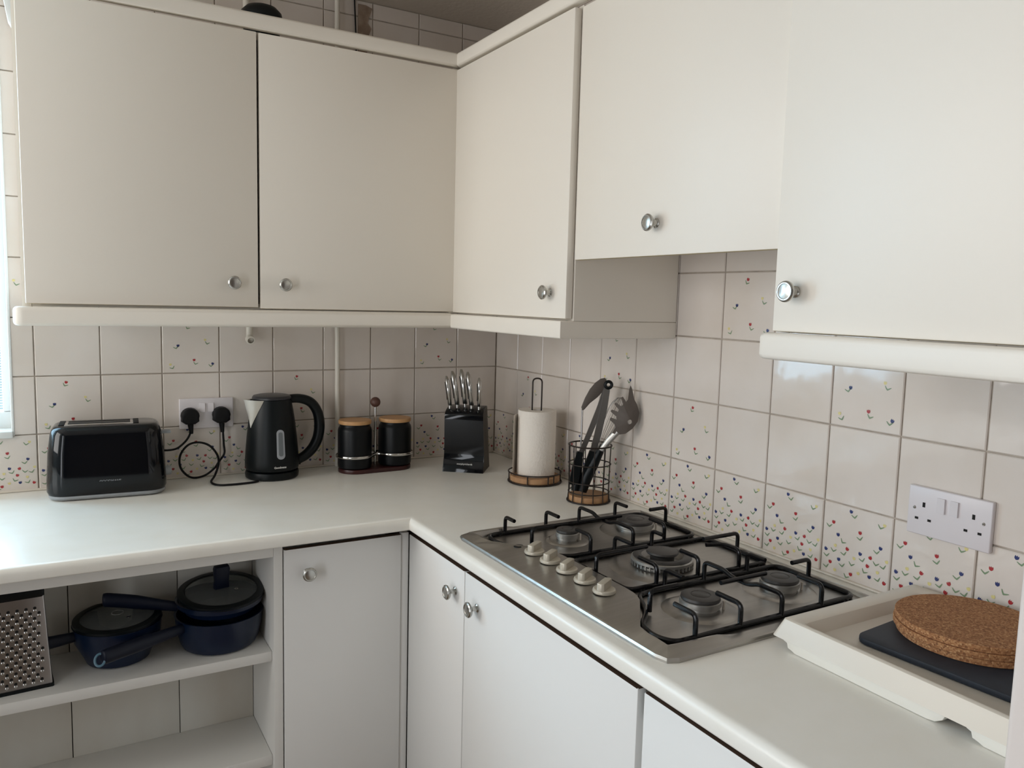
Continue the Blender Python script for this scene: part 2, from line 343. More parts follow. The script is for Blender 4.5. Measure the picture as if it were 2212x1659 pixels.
# ------------------------------------------------------------------ door knob builder
def knob_geo(p, d):     # p on door face, d outward ('-x' or '-y')
    prof = [(0, 0), (.0088, 0), (.0092, .002), (.0062, .004), (.0048, .009), (.005, .013), (.0095, .0165), (.0150, .0190), (.0166, .0215), (.0163, .0240), (.0138, .0262), (.0122, .0262), (.0115, .0252), (.006, .0262), (0, .0266)]
    m = Matrix.Translation(p) @ (Matrix.Rotation(radians(90), 4, 'X') if d == '-y' else Matrix.Rotation(radians(-90), 4, 'Y'))
    g = G(); g.lathe(prof, seg=32, m=m); return g
def door(parent, x0, x1, y0, y1, z0, z1, knob, d, m=None, bev=0.0025):
    g = G(); g.box(x0, x1, y0, y1, z0, z1, bev)
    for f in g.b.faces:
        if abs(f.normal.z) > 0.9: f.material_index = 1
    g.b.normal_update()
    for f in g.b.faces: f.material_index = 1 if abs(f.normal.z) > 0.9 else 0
    o = link('door', g, [m or CAB, EDGE_SHADE if m else EDGE], parent, world=True)
    if knob: link('knob', knob_geo(knob, d), NICKEL, o, world=True)
    return o
# ------------------------------------------------------------------ wall cabinets
r = thing('wall_cabinet', 'wide white wall cabinet with two doors, on the back wall over toaster and kettle', 'cabinet', (-0.86, -0.16, 1.39))
g = G(); g.box(-1.3655, -0.3455, -0.309, -0.021, 1.3885, 1.403); g.box(-1.3655, -0.3455, -0.309, -0.021, 2.05, 2.069)
g.box(-1.384, -1.366, -0.31, -0.006, 1.388, 2.07); g.box(-0.345, -0.33, -0.299, -0.006, 1.388, 2.07); g.box(-1.3655, -0.3455, -0.02, -0.006, 1.389, 2.068); g.box(-0.3425, -0.319, -0.3255, -0.30, 1.388, 2.066, .0015)
link('carcass', g, CAB, r, world=True)
door(r, -1.377, -0.8755, -0.33, -0.312, 1.3945, 2.064, (-0.9365, -0.33, 1.4545), '-y')
door(r, -0.8700, -0.3275, -0.33, -0.312, 1.3915, 2.0635, (-0.8120, -0.33, 1.4530), '-y')
r = thing('wall_cabinet', 'narrow white corner wall cabinet above the paper towel roll', 'cabinet', (-0.16, -0.6, 1.39))
g = G(); g.box(-0.31, -0.006, -0.909, -0.891, 1.386, 2.07); g.box(-0.309, -0.021, -0.8905, -0.012, 1.3865, 1.403); g.box(-0.309, -0.021, -0.8905, -0.012, 2.05, 2.069); g.box(-0.02, -0.006, -0.8905, -0.012, 1.387, 2.068)
link('carcass', g, CAB, r, world=True)
door(r, -0.331, -0.312, -0.9055, -0.3185, 1.390, 2.063, (-0.331, -0.8405, 1.4490), '-x', bev=.003)
r = thing('wall_cabinet', 'shorter white wall cabinet above the hob, one knob low in its middle', 'cabinet', (-0.16, -1.2, 1.52))
g = G(); g.box(-0.299, -0.006, -0.928, -0.912, 1.562, 2.07); g.box(-0.299, -0.006, -1.49, -1.474, 1.562, 2.07); g.box(-0.298, -0.021, -1.4735, -0.9285, 1.5625, 1.578); g.box(-0.298, -0.021, -1.4735, -0.9285, 2.05, 2.069); g.box(-0.02, -0.006, -1.4735, -0.9285, 1.563, 2.068)
link('carcass', g, CAB, r, world=True)
door(r, -0.317, -0.300, -1.4935, -0.9135, 1.5215, 2.063, (-0.317, -1.1870, 1.5835), '-x')
r = thing('wall_cabinet', 'large white wall cabinet at the upper right, over the draining tray', 'cabinet', (-0.16, -1.76, 1.39))
g = G(); g.box(-0.312, -0.006, -1.515, -1.4945, 1.388, 2.07); g.box(-0.312, -0.006, -2.03, -2.012, 1.388, 2.07); g.box(-0.311, -0.021, -2.0115, -1.5155, 1.3885, 1.405); g.box(-0.311, -0.021, -2.0115, -1.5155, 2.05, 2.069); g.box(-0.02, -0.006, -2.0115, -1.5155, 1.389, 2.068)
link('carcass', g, CAB, r, world=True)
door(r, -0.331, -0.3125, -2.028, -1.4975, 1.3905, 2.063, (-0.331, -1.5390, 1.4530), '-x')
def strip(name, label, poly, z0, z1, cat, m=CAB, bev=0.006):
    g = G(); g.prism(poly, z0, z1, bev=bev, seg=3); return tag(link(name, g, m), label, cat)
strip('cornice', 'long white cornice board topping the left run of wall cabinets', [(-1.40, -0.006), (-1.40, -0.338), (-0.3185, -0.338), (-0.300, -0.30), (-0.30, -0.315), (-1.385, -0.315), (-1.385, -0.006)][0:0] or [(-1.40, -0.310), (-1.40, -0.334), (-0.3330, -0.334), (-0.309, -0.310)], 2.0705, 2.108, 'cornice')
strip('cornice', 'white cornice board running along the tops of the right-hand wall cabinets', [(-0.310, -0.310), (-0.334, -0.334), (-0.334, -2.03), (-0.310, -2.03)], 2.0705, 2.108, 'cornice')
pl = strip('pelmet', 'long white pelmet under the two-door wall cabinet, rounded at its left end', [(-1.402, -0.305)] + [(-1.402 + .02 * (1 - cos(a)), -0.325 - .02 * sin(a)) for a in (0, .5, 1.0, 1.57)] + [(-0.3440, -0.345), (-0.309, -0.309)], 1.3455, 1.3878, 'pelmet', bev=0.009)
pl = strip('pelmet', 'short white pelmet under the corner wall cabinet, returning to the wall', [(-0.3095, -0.3110), (-0.3455, -0.3460), (-0.3455, -0.909), (-0.005, -0.909), (-0.005, -0.893), (-0.3275, -0.893), (-0.3275, -0.40), (-0.3095, -0.37)], 1.3455, 1.3860, 'pelmet', bev=0.004)
pl = strip('pelmet', 'white pelmet with rounded end under the upper right wall cabinet', [(-0.318, -1.4820), (-0.332, -1.4820), (-0.346, -1.4875), (-0.352, -1.500), (-0.352, -2.03), (-0.318, -2.03)], 1.3460, 1.3882, 'pelmet', bev=0.008)
# ------------------------------------------------------------------ pipes and things over the cabinets
g = G(); g.tube([(-0.572, -0.022, 0.9005), (-0.572, -0.022, 1.30), (-0.575, -0.022, 1.38), (-0.575, -0.022, 2.311)], 0.0075, 14)
tag(link('pipe', g, PIPE), 'long white pipe running up the back wall behind the black canisters', 'pipe')
g = G(); g.tube(fillet([(-0.833, -0.018, 2.311), (-0.833, -0.018, 1.306), (-0.836, -0.036, 1.296)], .012, 6), 0.0095, 14); g.lathe([(0.0085, -0.001), (.0125, 0), (.0125, .012), (.010, .014)], seg=24, m=Matrix.Translation((-0.8355, -0.045, 1.295)) @ Matrix.Rotation(radians(-70), 4, 'X'))
tag(link('pipe', g, PIPE), 'short white pipe end with elbow poking out below the pelmet', 'pipe')
g = G(); g.tube(spline([(-0.512, -0.012, 2.08), (-0.514, -0.010, 2.2), (-0.519, -0.010, 2.311)]), 0.0022, 8)
tag(link('cable', g, BLKR), 'thin black cable down the tiles above the wall cabinets', 'cable')
g = G(); q = [(-0.506, 2.072), (-0.506, 2.300), (-0.482, 2.300), (-0.462, 2.294), (-0.470, 2.272), (-0.476, 2.25), (-0.464, 2.235), (-0.478, 2.2), (-0.474, 2.072)]
g.prism(q, -0.0068, -0.0042, axis='y'); p = link('trim_3', g, PLAST); p['kind'] = 'structure'
g = G(); g.lathe([(0, .048), (.018, .047), (.038, .040), (.050, .028), (.054, .012), (.050, 0), (0, 0)], c=(-0.838, -0.22, 2.1185), seg=28)
g.lathe([(.045, .0), (.045, -.048), (0, -.048)], c=(-0.838, -0.22, 2.1185), seg=28)
tag(link('round_lid', g, BLKM), 'black domed object just showing above the left cornice', 'lid')
g = G(); q = [(-1.412, 2.16), (-1.3985, 2.072), (-1.392, 2.061), (-1.380, 2.058), (-1.366, 2.058), (-1.366, 2.16)]
g.prism(q, -0.035, -0.006, axis='y', bev=.004); tag(link('wall_box', g, UPVC), 'white rounded plastic box at the top left, by the cabinet side', 'box')
# ------------------------------------------------------------------ worktop
poly = [(-2.6, -0.002), (-0.002, -0.002), (-0.002, -2.036), (-0.598, -2.036), (-0.598, -0.660), (-2.6, -0.660)]
g = G(); g.prism(poly, 0.8695, 0.900)
def fe(e):
    a, b = e.verts; 
    for i, val in ((0, -0.598), (1, -0.660)):
        if abs(a.co[i] - val) < 1e-4 and abs(b.co[i] - val) < 1e-4 and abs(a.co.z - b.co.z) < 1e-4 and (i == 0 or a.co.x <= -.597 and b.co.x <= -.597): return True
ed = [e for e in g.b.edges if fe(e)]
bmesh.ops.bevel(g.b, geom=[e for e in ed if e.verts[0].co.z > .89], offset=0.015, segments=7, profile=0.5, affect='EDGES')
ed = [e for e in g.b.edges if fe(e) and e.verts[0].co.z < .875]
bmesh.ops.bevel(g.b, geom=ed, offset=0.004, segments=3, profile=0.5, affect='EDGES')
tag(link('worktop', g, WORK), 'cream L-shaped laminate worktop with rounded front edge, running under all the appliances', 'worktop')
# ------------------------------------------------------------------ open shelf unit
r = thing('shelf_unit', 'white open-fronted shelf unit under the left worktop, holding pans and grater', 'shelf unit', (-1.4, -0.4, 0))
def part(nm, m, *boxes, bev=.0015, sp=None, root=None):
    g = G(); [g.box(*b, bev) for b in boxes]; return link(nm, g, m, root or r, world=True)
part('side_panel', SHELF, (-0.9075, -0.8868, -0.605, -0.05, 0.10, 0.862)); part('side_panel', SHELF, (-1.92, -1.905, -0.605, -0.05, 0.10, 0.862))
part('top_rail', SHELF, (-1.905, -0.9075, -0.605, -0.587, 0.832, 0.8625))
part('shelf', SHELF, (-1.905, -0.9080, -0.588, -0.384, 0.577, 0.601)); part('shelf', SHELF, (-1.905, -0.9080, -0.588, -0.384, 0.321, 0.345)); part('bottom_panel', SHELF, (-1.905, -0.9080, -0.60, -0.384, 0.10, 0.12))
xs = [-1.905, -1.775, -1.546, -1.3160, -1.0845, -0.9080]
g = G()
for a, b in zip(xs, xs[1:]): g.box(a + .0009, b - .0009, -0.384, -0.372, 0.10, 0.862, .0012)
link('back_panel', g, PLANK, r, world=True)
part('carcass_top', SHELF, (-1.905, -0.9080, -0.587, -0.384, 0.846, 0.862))
# ------------------------------------------------------------------ base cabinets
r = thing('base_cabinet', 'white single-door base cabinet in the corner, beside the open shelves', 'cabinet', (-0.73, -0.35, 0))
part('carcass', CABW, (-0.8860, -0.5760, -0.588, -0.03, 0.10, 0.800))
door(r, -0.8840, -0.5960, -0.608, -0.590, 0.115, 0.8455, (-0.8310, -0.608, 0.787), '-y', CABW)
part('filler_strip', CABW, (-0.5945, -0.5745, -0.603, -0.5885, 0.10, 0.8475))
r = thing('base_cabinet', 'narrow white base cabinet under the worktop left of the hob', 'cabinet', (-0.3, -0.77, 0))
part('carcass', CABW, (-0.555, -0.03, -0.912, -0.61, 0.10, 0.800))
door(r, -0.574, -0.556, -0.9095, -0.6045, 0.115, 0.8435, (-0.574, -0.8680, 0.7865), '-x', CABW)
r = thing('base_cabinet', 'wide white base cabinet directly under the gas hob', 'cabinet', (-0.3, -1.2, 0))
part('carcass', CABW, (-0.555, -0.03, -1.497, -0.914, 0.10, 0.800))
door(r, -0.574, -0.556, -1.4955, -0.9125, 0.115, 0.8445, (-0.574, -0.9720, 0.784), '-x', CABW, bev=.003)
r = thing('base_cabinet', 'white base cabinet at the bottom right, under the draining tray', 'cabinet', (-0.3, -1.77, 0))
part('carcass', CABW, (-0.555, -0.03, -2.034, -1.499, 0.10, 0.800))
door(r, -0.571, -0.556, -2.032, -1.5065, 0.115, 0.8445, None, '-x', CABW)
# plinth
g = G(); g.box(-1.92, -0.53, -0.55, -0.535, 0, 0.1); g.box(-0.53, -0.515, -2.034, -0.55, 0, 0.1); tag(link('plinth', g, CABW), 'white plinth board along the floor under the base cabinets', 'plinth')
r = thing('tall_cabinet', 'tall white cabinet edge at the far right, ending the worktop', 'cabinet', (-0.3, -2.34, 0))
g = G(); g.box(-0.598, -0.03, -2.64, -2.0415, 0, 2.1, .003); link('carcass', g, TALLM, r, world=True)
g = G(); g.box(-0.622, -0.600, -2.638, -2.0400, 0.06, 2.09, .006, 4); link('door', g, TALLM, r, world=True)
# ------------------------------------------------------------------ sockets
def socket(label, m, plugs=False):     # local: x right, z up, outward -y; origin at plate centre
    r = thing('double_socket', label, 'socket', m[0], m[1])
    g = G(); g.box(-0.073, 0.073, -0.0145, -0.0045, -0.043, 0.043, .0022, 3); link('plate', g, SOCK, r)
    for sx in (-1, 1):
        cx = sx * 0.0115 - 0.001
        g = G(); g.prism([(-.0075 + cx, -.0145), (.0075 + cx, -.0145), (.0075 + cx, -.0185), (-.0075 + cx, -.0158)], 0.004, 0.030, axis='z'); link('switch', g, SOCK, r)
        px = sx * 0.0435
        for q in ((px - .0024, px + .0024, .0075, .0160), (px - .0148, px - .0085, -.0160, -.0118), (px + .0085, px + .0148, -.0160, -.0118)):
            g = G(); g.box(q[0], q[1], -0.0149, -0.0140, q[2], q[3]); link('pin_hole', g, HOLE, r)
        g = G(); g.lathe([(0, .0012), (.0022, .0010), (.0030, 0)], seg=16, m=Matrix.Translation((sx * .0605, -0.0145, 0.004)) @ Matrix.Rotation(radians(90), 4, 'X')); link('screw', g, CHROME, r)
    return r
socket('white double socket on the back wall, with two black plugs in it', ((-0.9525, 0, 1.0855), 0))
socket('empty white double socket on the right wall above the draining tray', ((0, -1.6225, 1.0785), radians(-90)))
def plug(parent, x, z):        # world coords on the back wall
    g = G(); o = [(.0245 * cos(radians(a)), .0225 * sin(radians(a)) + .003) for a in range(-20, 201, 20)] + [(-.0235, -.013), (-.012, -.021), (.012, -.021), (.0235, -.013)]
    a = [(x + u, -0.0150, z + v) for u, v in o]; b = [(x + u * 1.0, -0.030, z + v) for u, v in o]; c = [(x + u * .93, -0.0360, z + v * .93) for u, v in o]; d = [(x + u * .78, -0.0385, z + v * .78) for u, v in o]
    g.grid([a, b, c, d], closed=True, cap=True)
    g.tube([(x, -.026, z - .018), (x + .001, -.027, z - .034), (x + .002, -.027, z - .048)], [.0085, .0065, .005], 12)
    return link('plug', g, BLKR, parent, world=True)
# ------------------------------------------------------------------ toaster
r = thing('toaster', 'glossy black long-slot toaster at the left end of the worktop', 'toaster', (-1.212, -0.094, 0.9), radians(-4))
def rsec(L, D, z, rr, n=7): return [(x, y, z) for x, y in rrect(-L / 2, L / 2, -D / 2, D / 2, rr, n)]
g = G(); g.grid([rsec(.262, .150, .003, .040), rsec(.270, .160, .008, .045), rsec(.270, .160, .013, .045), rsec(.264, .154, .0135, .043)], closed=True, cap=True); link('base', g, GREYP, r)
g = G(); rows_ = [rsec(.270, .158, .0135, .044), rsec(.277, .165, .022, .047), rsec(.276, .165, .05, .047), rsec(.268, .156, .12, .045), rsec(.256, .143, .165, .042), rsec(.249, .135, .176, .040), rsec(.238, .124, .183, .036), rsec(.226, .110, .1855, .03)]
g.grid(rows_, closed=True, cap=True); link('body', g, BLKG, r)
g = G(); g.box(-.095, .062, -.038, .038, .184, .1875, .0012); sp = link('slot_plate', g, CHROME, r)
g = G(); g.box(-.108, -.095, -.036, .036, .184, .1880, .001); g.box(.062, .075, -.036, .036, .184, .1880, .001); g.box(-.088, .055, .006, .026, .1868, .1882, .0006); g.box(-.088, .055, -.026, -.006, .1868, .1882, .0006); link('slots', g, HOLE, sp)
g = G(); g.box(.126, .152, -.020, .004, .152, .160, .002); link('lever', g, GREYP, r)
g = G(); g.lathe([(0, 0), (.013, 0), (.0125, .012), (.011, .014), (0, .014)], seg=24, m=Matrix.Translation((.138, -.010, .050)) @ Matrix.Rotation(radians(90), 4, 'Y')); link('dial', g, GREYP, r)
text('GOODMANS', 0.0085, DTXT, r, Matrix.Translation((.006, -.0822, .047)) @ Matrix.Rotation(radians(92), 4, 'X'), bold=.0003)
cd = spline([(-1.108, -.095, 1.008), (-1.090, -.085, 1.003), (-1.065, -.060, .994), (-1.0386, -.040, .993), (-1.0204, -.032, 1.0035), (-1.008, -.028, 1.0160), (-1.0005, -.027, 1.030), (-.999, -.027, 1.045)], 8)
g = G(); g.tube(cd, .0029, 10); c_ = link('power_cord', g, BLKR, r, world=True); plug(c_, -.9985, 1.0785)
# ------------------------------------------------------------------ kettle
r = thing('kettle', 'matt black jug kettle with grey water gauge, right of the double socket', 'kettle', (-0.785, -0.079, 0.9), radians(-13))
g = G(); g.lathe([(0, 0), (.070, 0), (.0745, .004), (.0755, .014), (.0735, .021), (.068, .0225), (0, .0225)], seg=56); link('base', g, BLKM, r)
g = G(); KP = [(0, .024), (.066, .024), (.0735, .027), (.0758, .034), (.0755, .05), (.0735, .08), (.0700, .12), (.0655, .16), (.0605, .195), (.0560, .218), (.0540, .228), (.050, .230), (0, .230)]
g.lathe(KP, seg=64); body = link('body', g, BLKM, r)
def krad(z):
    for (r0, z0), (r1, z1) in zip(KP, KP[1:]):
        if z0 <= z <= z1 and z1 > z0: return r0 + (r1 - r0) * (z - z0) / (z1 - z0)
g = G(); g.lathe([(.0545, .2295), (.0545, .234), (.051, .2385), (.040, .241), (0, .2425)], seg=56); link('lid', g, mat('lid_black', (.03, .03, .033), .35), r)
g = G()   # V-shaped steel spout at the left
def kp(a, z, off=0): q = krad(z) + off; return (q * cos(a), q * sin(a), z)
A = radians(180 + 32)
tip = ((.0965) * cos(A), (.0965) * sin(A), .2255); lo = kp(A, .150, .0015)
rows_ = []
for k in range(9):
    t = k / 8; z = .150 + t * .0785; spread = t * .62; out = .001 + .0335 * t ** 1.2
    rw = []
    for j in range(-6, 7):
        u = j / 6; a = A + u * spread; rr = krad(min(z, .228)) + out * (1 - abs(u)) ** 0.8 + .0012
        rw.append((rr * cos(a), rr * sin(a), z + (.004 * (1 - abs(u)) * t)))
    rows_.append(rw)
g.grid(rows_); ins = [(p[0] * .9, p[1] * .9, p[2] - .003) for p in rows_[-1]]; g.grid([rows_[-1], ins, [(q[0] * .8, q[1] * .8, q[2] - .02) for q in ins]])
link('spout', g, mat('spout_steel', (.72, .70, .66), .30, 1.0), r)
hp = spline([(.044, 0, .226), (.080, 0, .226), (.112, 0, .214), (.132, 0, .186), (.139, 0, .150), (.135, 0, .110), (.120, 0, .078), (.098, 0, .056), (.076, 0, .044), (.070, 0, .034)], 6)
n_ = len(hp); rad = [.0125 + .0030 * sin(pi * i / n_) for i in range(n_)]
HM = Matrix.Rotation(radians(12), 4, 'Z')
g = G(); g.tube(hp, rad, 14, flat=(1.0, 1.15)); bmesh.ops.transform(g.b, matrix=HM, verts=g.b.verts); link('handle', g, BLKM, r)
g = G(); g.box(.100, .118, -.008, .008, .2175, .2285, .003, m=HM @ Matrix.Translation((.109, 0, .22)) @ Matrix.Rotation(radians(24), 4, 'Y') @ Matrix.Translation((-.109, 0, -.22))); link('switch', g, BLKG, r)
def onbody(a, z, off): q = krad(z) + off; return Vector((q * cos(a), q * sin(a), z))
GA = radians(-71)
def gauge(w0, z0, z1, off, th):
    loop = []
    for x, z in rrect(-w0 / 2, w0 / 2, z0, z1, w0 / 2 - .0002, 6): loop.append((x, z))
    f = [onbody(GA + x / .069, z, off + th) for x, z in loop]; b = [onbody(GA + x / .069, z, -.001) for x, z in loop]
    g = G(); g.grid([b, f], closed=True, cap=True); return g
gg = link('water_gauge', gauge(.0215, .063, .147, 0, .0022), GAUGE, r)
g = gauge(.0115, .072, .140, 0, .0028); link('gauge_tube', g, GAUGED, gg)
lm = Matrix.Translation(onbody(GA - .04, .040, .0010)) @ Matrix.Rotation(GA - .04 + pi / 2, 4, 'Z') @ Matrix.Rotation(radians(91), 4, 'X')
text('Goodmans', 0.0078, LTXT, r, lm, bold=.0003)
cd = spline([(-.838, -.140, .9035), (-.8566, -.1500, .9035), (-.9135, -.1540, .9035), (-.9480, -.1420, .9035), (-.9580, -.105, .905), (-.9410, -.060, .912), (-.9270, -.040, .9395), (-.9300, -.040, .9669), (-.9504, -.040, .9953), (-.980, -.038, 1.0067), (-1.0083, -.036, .9994), (-1.0282, -.034, .9705), (-1.0264, -.034, .9346), (-1.0013, -.033, .9070), (-.9666, -.030, .9068), (-.9380, -.028, .9250), (-.9234, -.027, .9447), (-.9085, -.027, .9678), (-.9095, -.027, .995), (-.912, -.027, 1.045)], 8)
g = G(); g.tube(cd, .0031, 10); c_ = link('power_cord', g, BLKR, r, world=True); plug(c_, -.9145, 1.0785)
# ------------------------------------------------------------------ canister rack and canisters
r = thing('canister_rack', 'dark red wooden rack with ball-topped steel rod, holding the two canisters', 'rack', (-0.4795, -0.106, 0.9), radians(1.5))
g = G(); st = [(.0625 + .052 * cos(a), .052 * sin(a)) for a in [radians(x) for x in range(-90, 91, 15)]] + [(-.0625 + .052 * cos(a), .052 * sin(a)) for a in [radians(x) for x in range(90, 271, 15)]]
g.prism(st, 0, .0125, bev=.002); link('board', g, MAHO, r)
g = G(); g.tube([(0, -.0, .012), (0, -.0, .195)], .0032, 12); link('rod', g, CHROME, r)
g = G(); g.lathe([(0, -.0155)] + [(.0155 * cos(a), .0155 * sin(a)) for a in [radians(x) for x in range(-75, 76, 15)]] + [(0, .0155)], c=(0, 0, .209), seg=28); link('ball_knob', g, WALNUT, r)
rp = []
for sgn in (-1, 1):
    q = [(sgn * .0655 + .0555 * cos(a), .0555 * sin(a)) for a in [radians(x) for x in (range(-152, -27, 8) if sgn < 0 else range(-153, -26, 8))]]
    rp.append(q)
path = [(x, y, .050) for x, y in rp[0]] + [(0.0, -.012, .050)] + [(x, y, .050) for x, y in rp[1]]
path = [(-.122, .0, .050)] + path + [(.122, 0, .050)] + [(.0655 + .0555 * cos(radians(a)), .0555 * sin(radians(a)), .050) for a in range(20, 160, 14)] + [(0, .012, .05)] + [(-.0655 + .0555 * cos(radians(a)), .0555 * sin(radians(a)), .050) for a in range(20, 170, 14)]
g = G(); g.tube(spline(path, 3, closed=True), .0031, 8, closed=True, flat=(1.25, .45)); link('rail', g, CHROME, r)
def canister(x, y, label):
    r = thing('canister', label, 'canister', (x, y, 0.9127), 0, 'black ceramic canisters in the wooden rack')
    g = G(); g.lathe([(0, 0), (.046, 0), (.050, .004), (.0508, .01), (.0508, .114), (.0490, .122), (.0452, .127), (.0445, .131), (.0445, .1345), (0, .1345)], seg=56); link('jar', g, CER, r)
    g = G(); g.lathe([(0, .1347), (.0485, .1347), (.0493, .137), (.0493, .143), (.0480, .1455), (0, .1455)], seg=56); link('lid', g, BAM, r)
    return r
canister(-0.5450, -0.1085, 'black ceramic canister with bamboo lid, left one on the rack beside the pipe'); canister(-0.4140, -0.1035, 'black ceramic canister with bamboo lid, right one on the rack nearest the knives')
# ------------------------------------------------------------------ knife block (local x right, local -y faces camera)
KR = radians(-38.5)
r = thing('knife_block', 'glossy black knife block with curved front, in the corner of the worktop', 'knife block', (-0.2155, -0.210, 0.9), KR)
prof = [(-.060, 0), (-.0585, .010), (-.050, .028), (-.0435, .045), (-.0430, .060), (-.0470, .085), (-.052, .120), (-.057, .160), (-.0585, .176), (-.054, .184), (-.040, .1905), (.004, .2010), (.012, .200), (.016, .19), (.050, 0)]
def kb(w0, w1):
    g = G(); rows_ = []
    L = [(-(w0 + (w1 - w0) * (z / .19)) , y, z) for y, z in prof]; Rr = [((w0 + (w1 - w0) * (z / .19)), y, z) for y, z in prof]
    g.grid([L, Rr], closed=True, cap=True); 
    for f in g.b.faces: f.material_index = 1 if len(f.verts) > 6 else 0
    bmesh.ops.bevel(g.b, geom=[e for e in g.b.edges if abs(e.verts[0].co.x - e.verts[1].co.x) < .02], offset=.0012, segments=2, affect='EDGES', profile=.5); return g
link('block', kb(.0640, .0595), [BLKG, mat('block_side', s(70, 64, 56), .6)], r)
text('morphyrichards', 0.0076, LTXT, r, Matrix.Translation((.004, -.0525, .0245)) @ Matrix.Rotation(radians(63), 4, 'X'), bold=.0001)
def knife(x, y, h, label, lean, size=1.0):
    k = thing('knife', label, 'knife', r.matrix_local @ Vector((0, 0, 0)) if 0 else (r.location + Matrix.Rotation(KR, 3, 'Z') @ Vector((x, y, .196 + (y + .03) * .25))), KR, 'steel-handled knives in the block')
    z0 = .006; H = h; n = 12; rows_ = []
    for i in range(n + 1):
        t = i / n; z = z0 + H * t
        wd = (.0068 + .0030 * sin(pi * min(1, t * 1.1)) ** 1) * size; th = .0074 * size
        if t > .88: wd *= max(.35, 1 - (t - .88) * 5.0); th *= max(.4, 1 - (t - .88) * 4.5)
        if t < .06: wd *= .75
        bow = lean * (1 - t) * .0 + (-.007 * sin(pi * t) * 0) ; ox = lean * t + .0035 * sin(pi * t)
        oy = -.012 * t - .009 * sin(pi * t)
        rows_.append([(ox + th * cos(a), oy + wd * 1.25 * sin(a), z) for a in [2 * pi * q / 14 for q in range(14)]])
    g = G(); g.grid(rows_, closed=True, cap=True); link('handle', g, STEELK, k)
    g = G(); g.tube([(0, 0, -.012), (0, 0, .008)], [.0042, .0050], 12); link('bolster', g, STEELK, k)
    g = G(); rows2 = [[(p[0] + (.0006 if j else -.0006), p[1], p[2]) for j, p in enumerate((a, a))] for a in [(lean * t + .0035 * sin(pi * t) - .0074 * size - .0001, -.012 * t - .009 * sin(pi * t) - .001, z0 + H * t) for t in [i / 10 for i in range(2, 9)]]]
    g2 = G(); g2.tube([(q[0][0], q[0][1], q[0][2]) for q in rows2], .0014, 6); link('handle_inlay', g2, BLKM, k)
for x, y, h, l, sz, lb in ((-.050, -.030, .092, -.010, .85, 'small steel-handled knife, leftmost in the black block'), (-.0285, -.022, .105, -.015, 1.05, 'steel-handled knife, second from the left in the black block'), (-.006, -.012, .108, -.012, 1.05, 'tallest steel-handled knife, middle of the black block'), (.0165, -.022, .104, -.012, 1.05, 'steel-handled knife, second from the right in the black block'), (.0415, -.030, .090, .001, .85, 'small steel-handled knife, rightmost in the black block')):
    knife(x, y, h, lb, l, sz)
# ------------------------------------------------------------------ paper towel holder
VR = math.atan2(-.505, .863)
r = thing('paper_towel_holder', 'bronze wire paper towel holder with round wooden base', 'holder', (-0.110, -0.446, 0.9), VR)
g = G(); ci = lambda rr, z, n=48: [(rr * cos(2 * pi * i / n), rr * sin(2 * pi * i / n), z) for i in range(n)]
g.tube(ci(.078, .0026), .0026, 8, closed=True); g.tube(ci(.078, .0300), .0021, 8, closed=True)
for a in (0, 60, 120, 180, 240, 300, 345): g.tube([(.078 * cos(radians(a - 47)), .078 * sin(radians(a - 47)), z) for z in (.002, .030)], .0019, 8)
link('wire_ring', g, WIRE, r)
g = G(); g.lathe([(0, .003), (.070, .003), (.0735, .006), (.0735, .018), (.072, .020), (0, .020)], seg=56); link('base_disc', g, WOOD, r)
g = G(); g.tube(fillet([(-.0135, 0, .018), (-.0135, 0, .305), (.0135, 0, .305), (.0135, 0, .018)], .0134, 8), .0023, 8); link('wire_loop', g, WIRE, r)
r = thing('paper_towel_roll', 'roll of white kitchen paper with a loose sheet, standing on the wire holder', 'paper roll', (-0.108, -0.4465, 0.9205), VR)
g = G(); g.lathe([(.019, .001), (.055, .001), (.056, .003), (.056, .190), (.055, .192), (.019, .192), (.019, .001)], seg=72); link('roll', g, PAPER, r)
g = G(); P_ = [(-.0562 * cos(radians(a)) , .0570 * sin(radians(a))) for a in range(60, -31, -15)] + [(-.062, -.030), (-.0715, -.012)][0:0]
P_ = [(-.03, .0485), (-.045, .036), (-.0555, .018), (-.063, -.002), (-.0675, -.022), (-.0685, -.034)]
g.grid([[(x, y, z) for x, y in P_] for z in (.001, .06, .12, .178)]); bmesh.ops.solidify(g.b, geom=g.b.faces[:], thickness=.0008); link('loose_sheet', g, PAPER, r)
# ------------------------------------------------------------------ utensil basket
UX, UY = -0.0975, -0.699
r = thing('utensil_basket', 'black wire utensil basket with wooden bottom, behind the hob', 'basket', (UX, UY, 0.9), VR)
g = G()
for rr, z, w_ in ((.0570, .0022, .0024), (.0545, .0260, .0016), (.0545, .0540, .0016), (.0560, .1020, .0016), (.0570, .1520, .0022)): g.tube(ci(rr, z), w_, 8, closed=True)
for k in range(12):
    a = 2 * pi * k / 12 + .12; g.tube([(q * cos(a), q * sin(a), z) for q, z in ((.057, .002), (.0545, .03), (.0555, .10), (.057, .152))], .0014, 8)
link('wire_frame', g, WIRE, r)
g = G(); g.lathe([(0, .002), (.0520, .002), (.0528, .004), (.0528, .017), (.052, .018), (0, .018)], seg=48); link('base_disc', g, WOOD, r)
def ut(name, label, cat): return thing(name, label, cat, (UX, UY, 0.919), VR, None)
def bar(g, pts, w_, t_, seg=10): g.tube(pts, w_, seg, flat=(t_ / w_, 1.0))
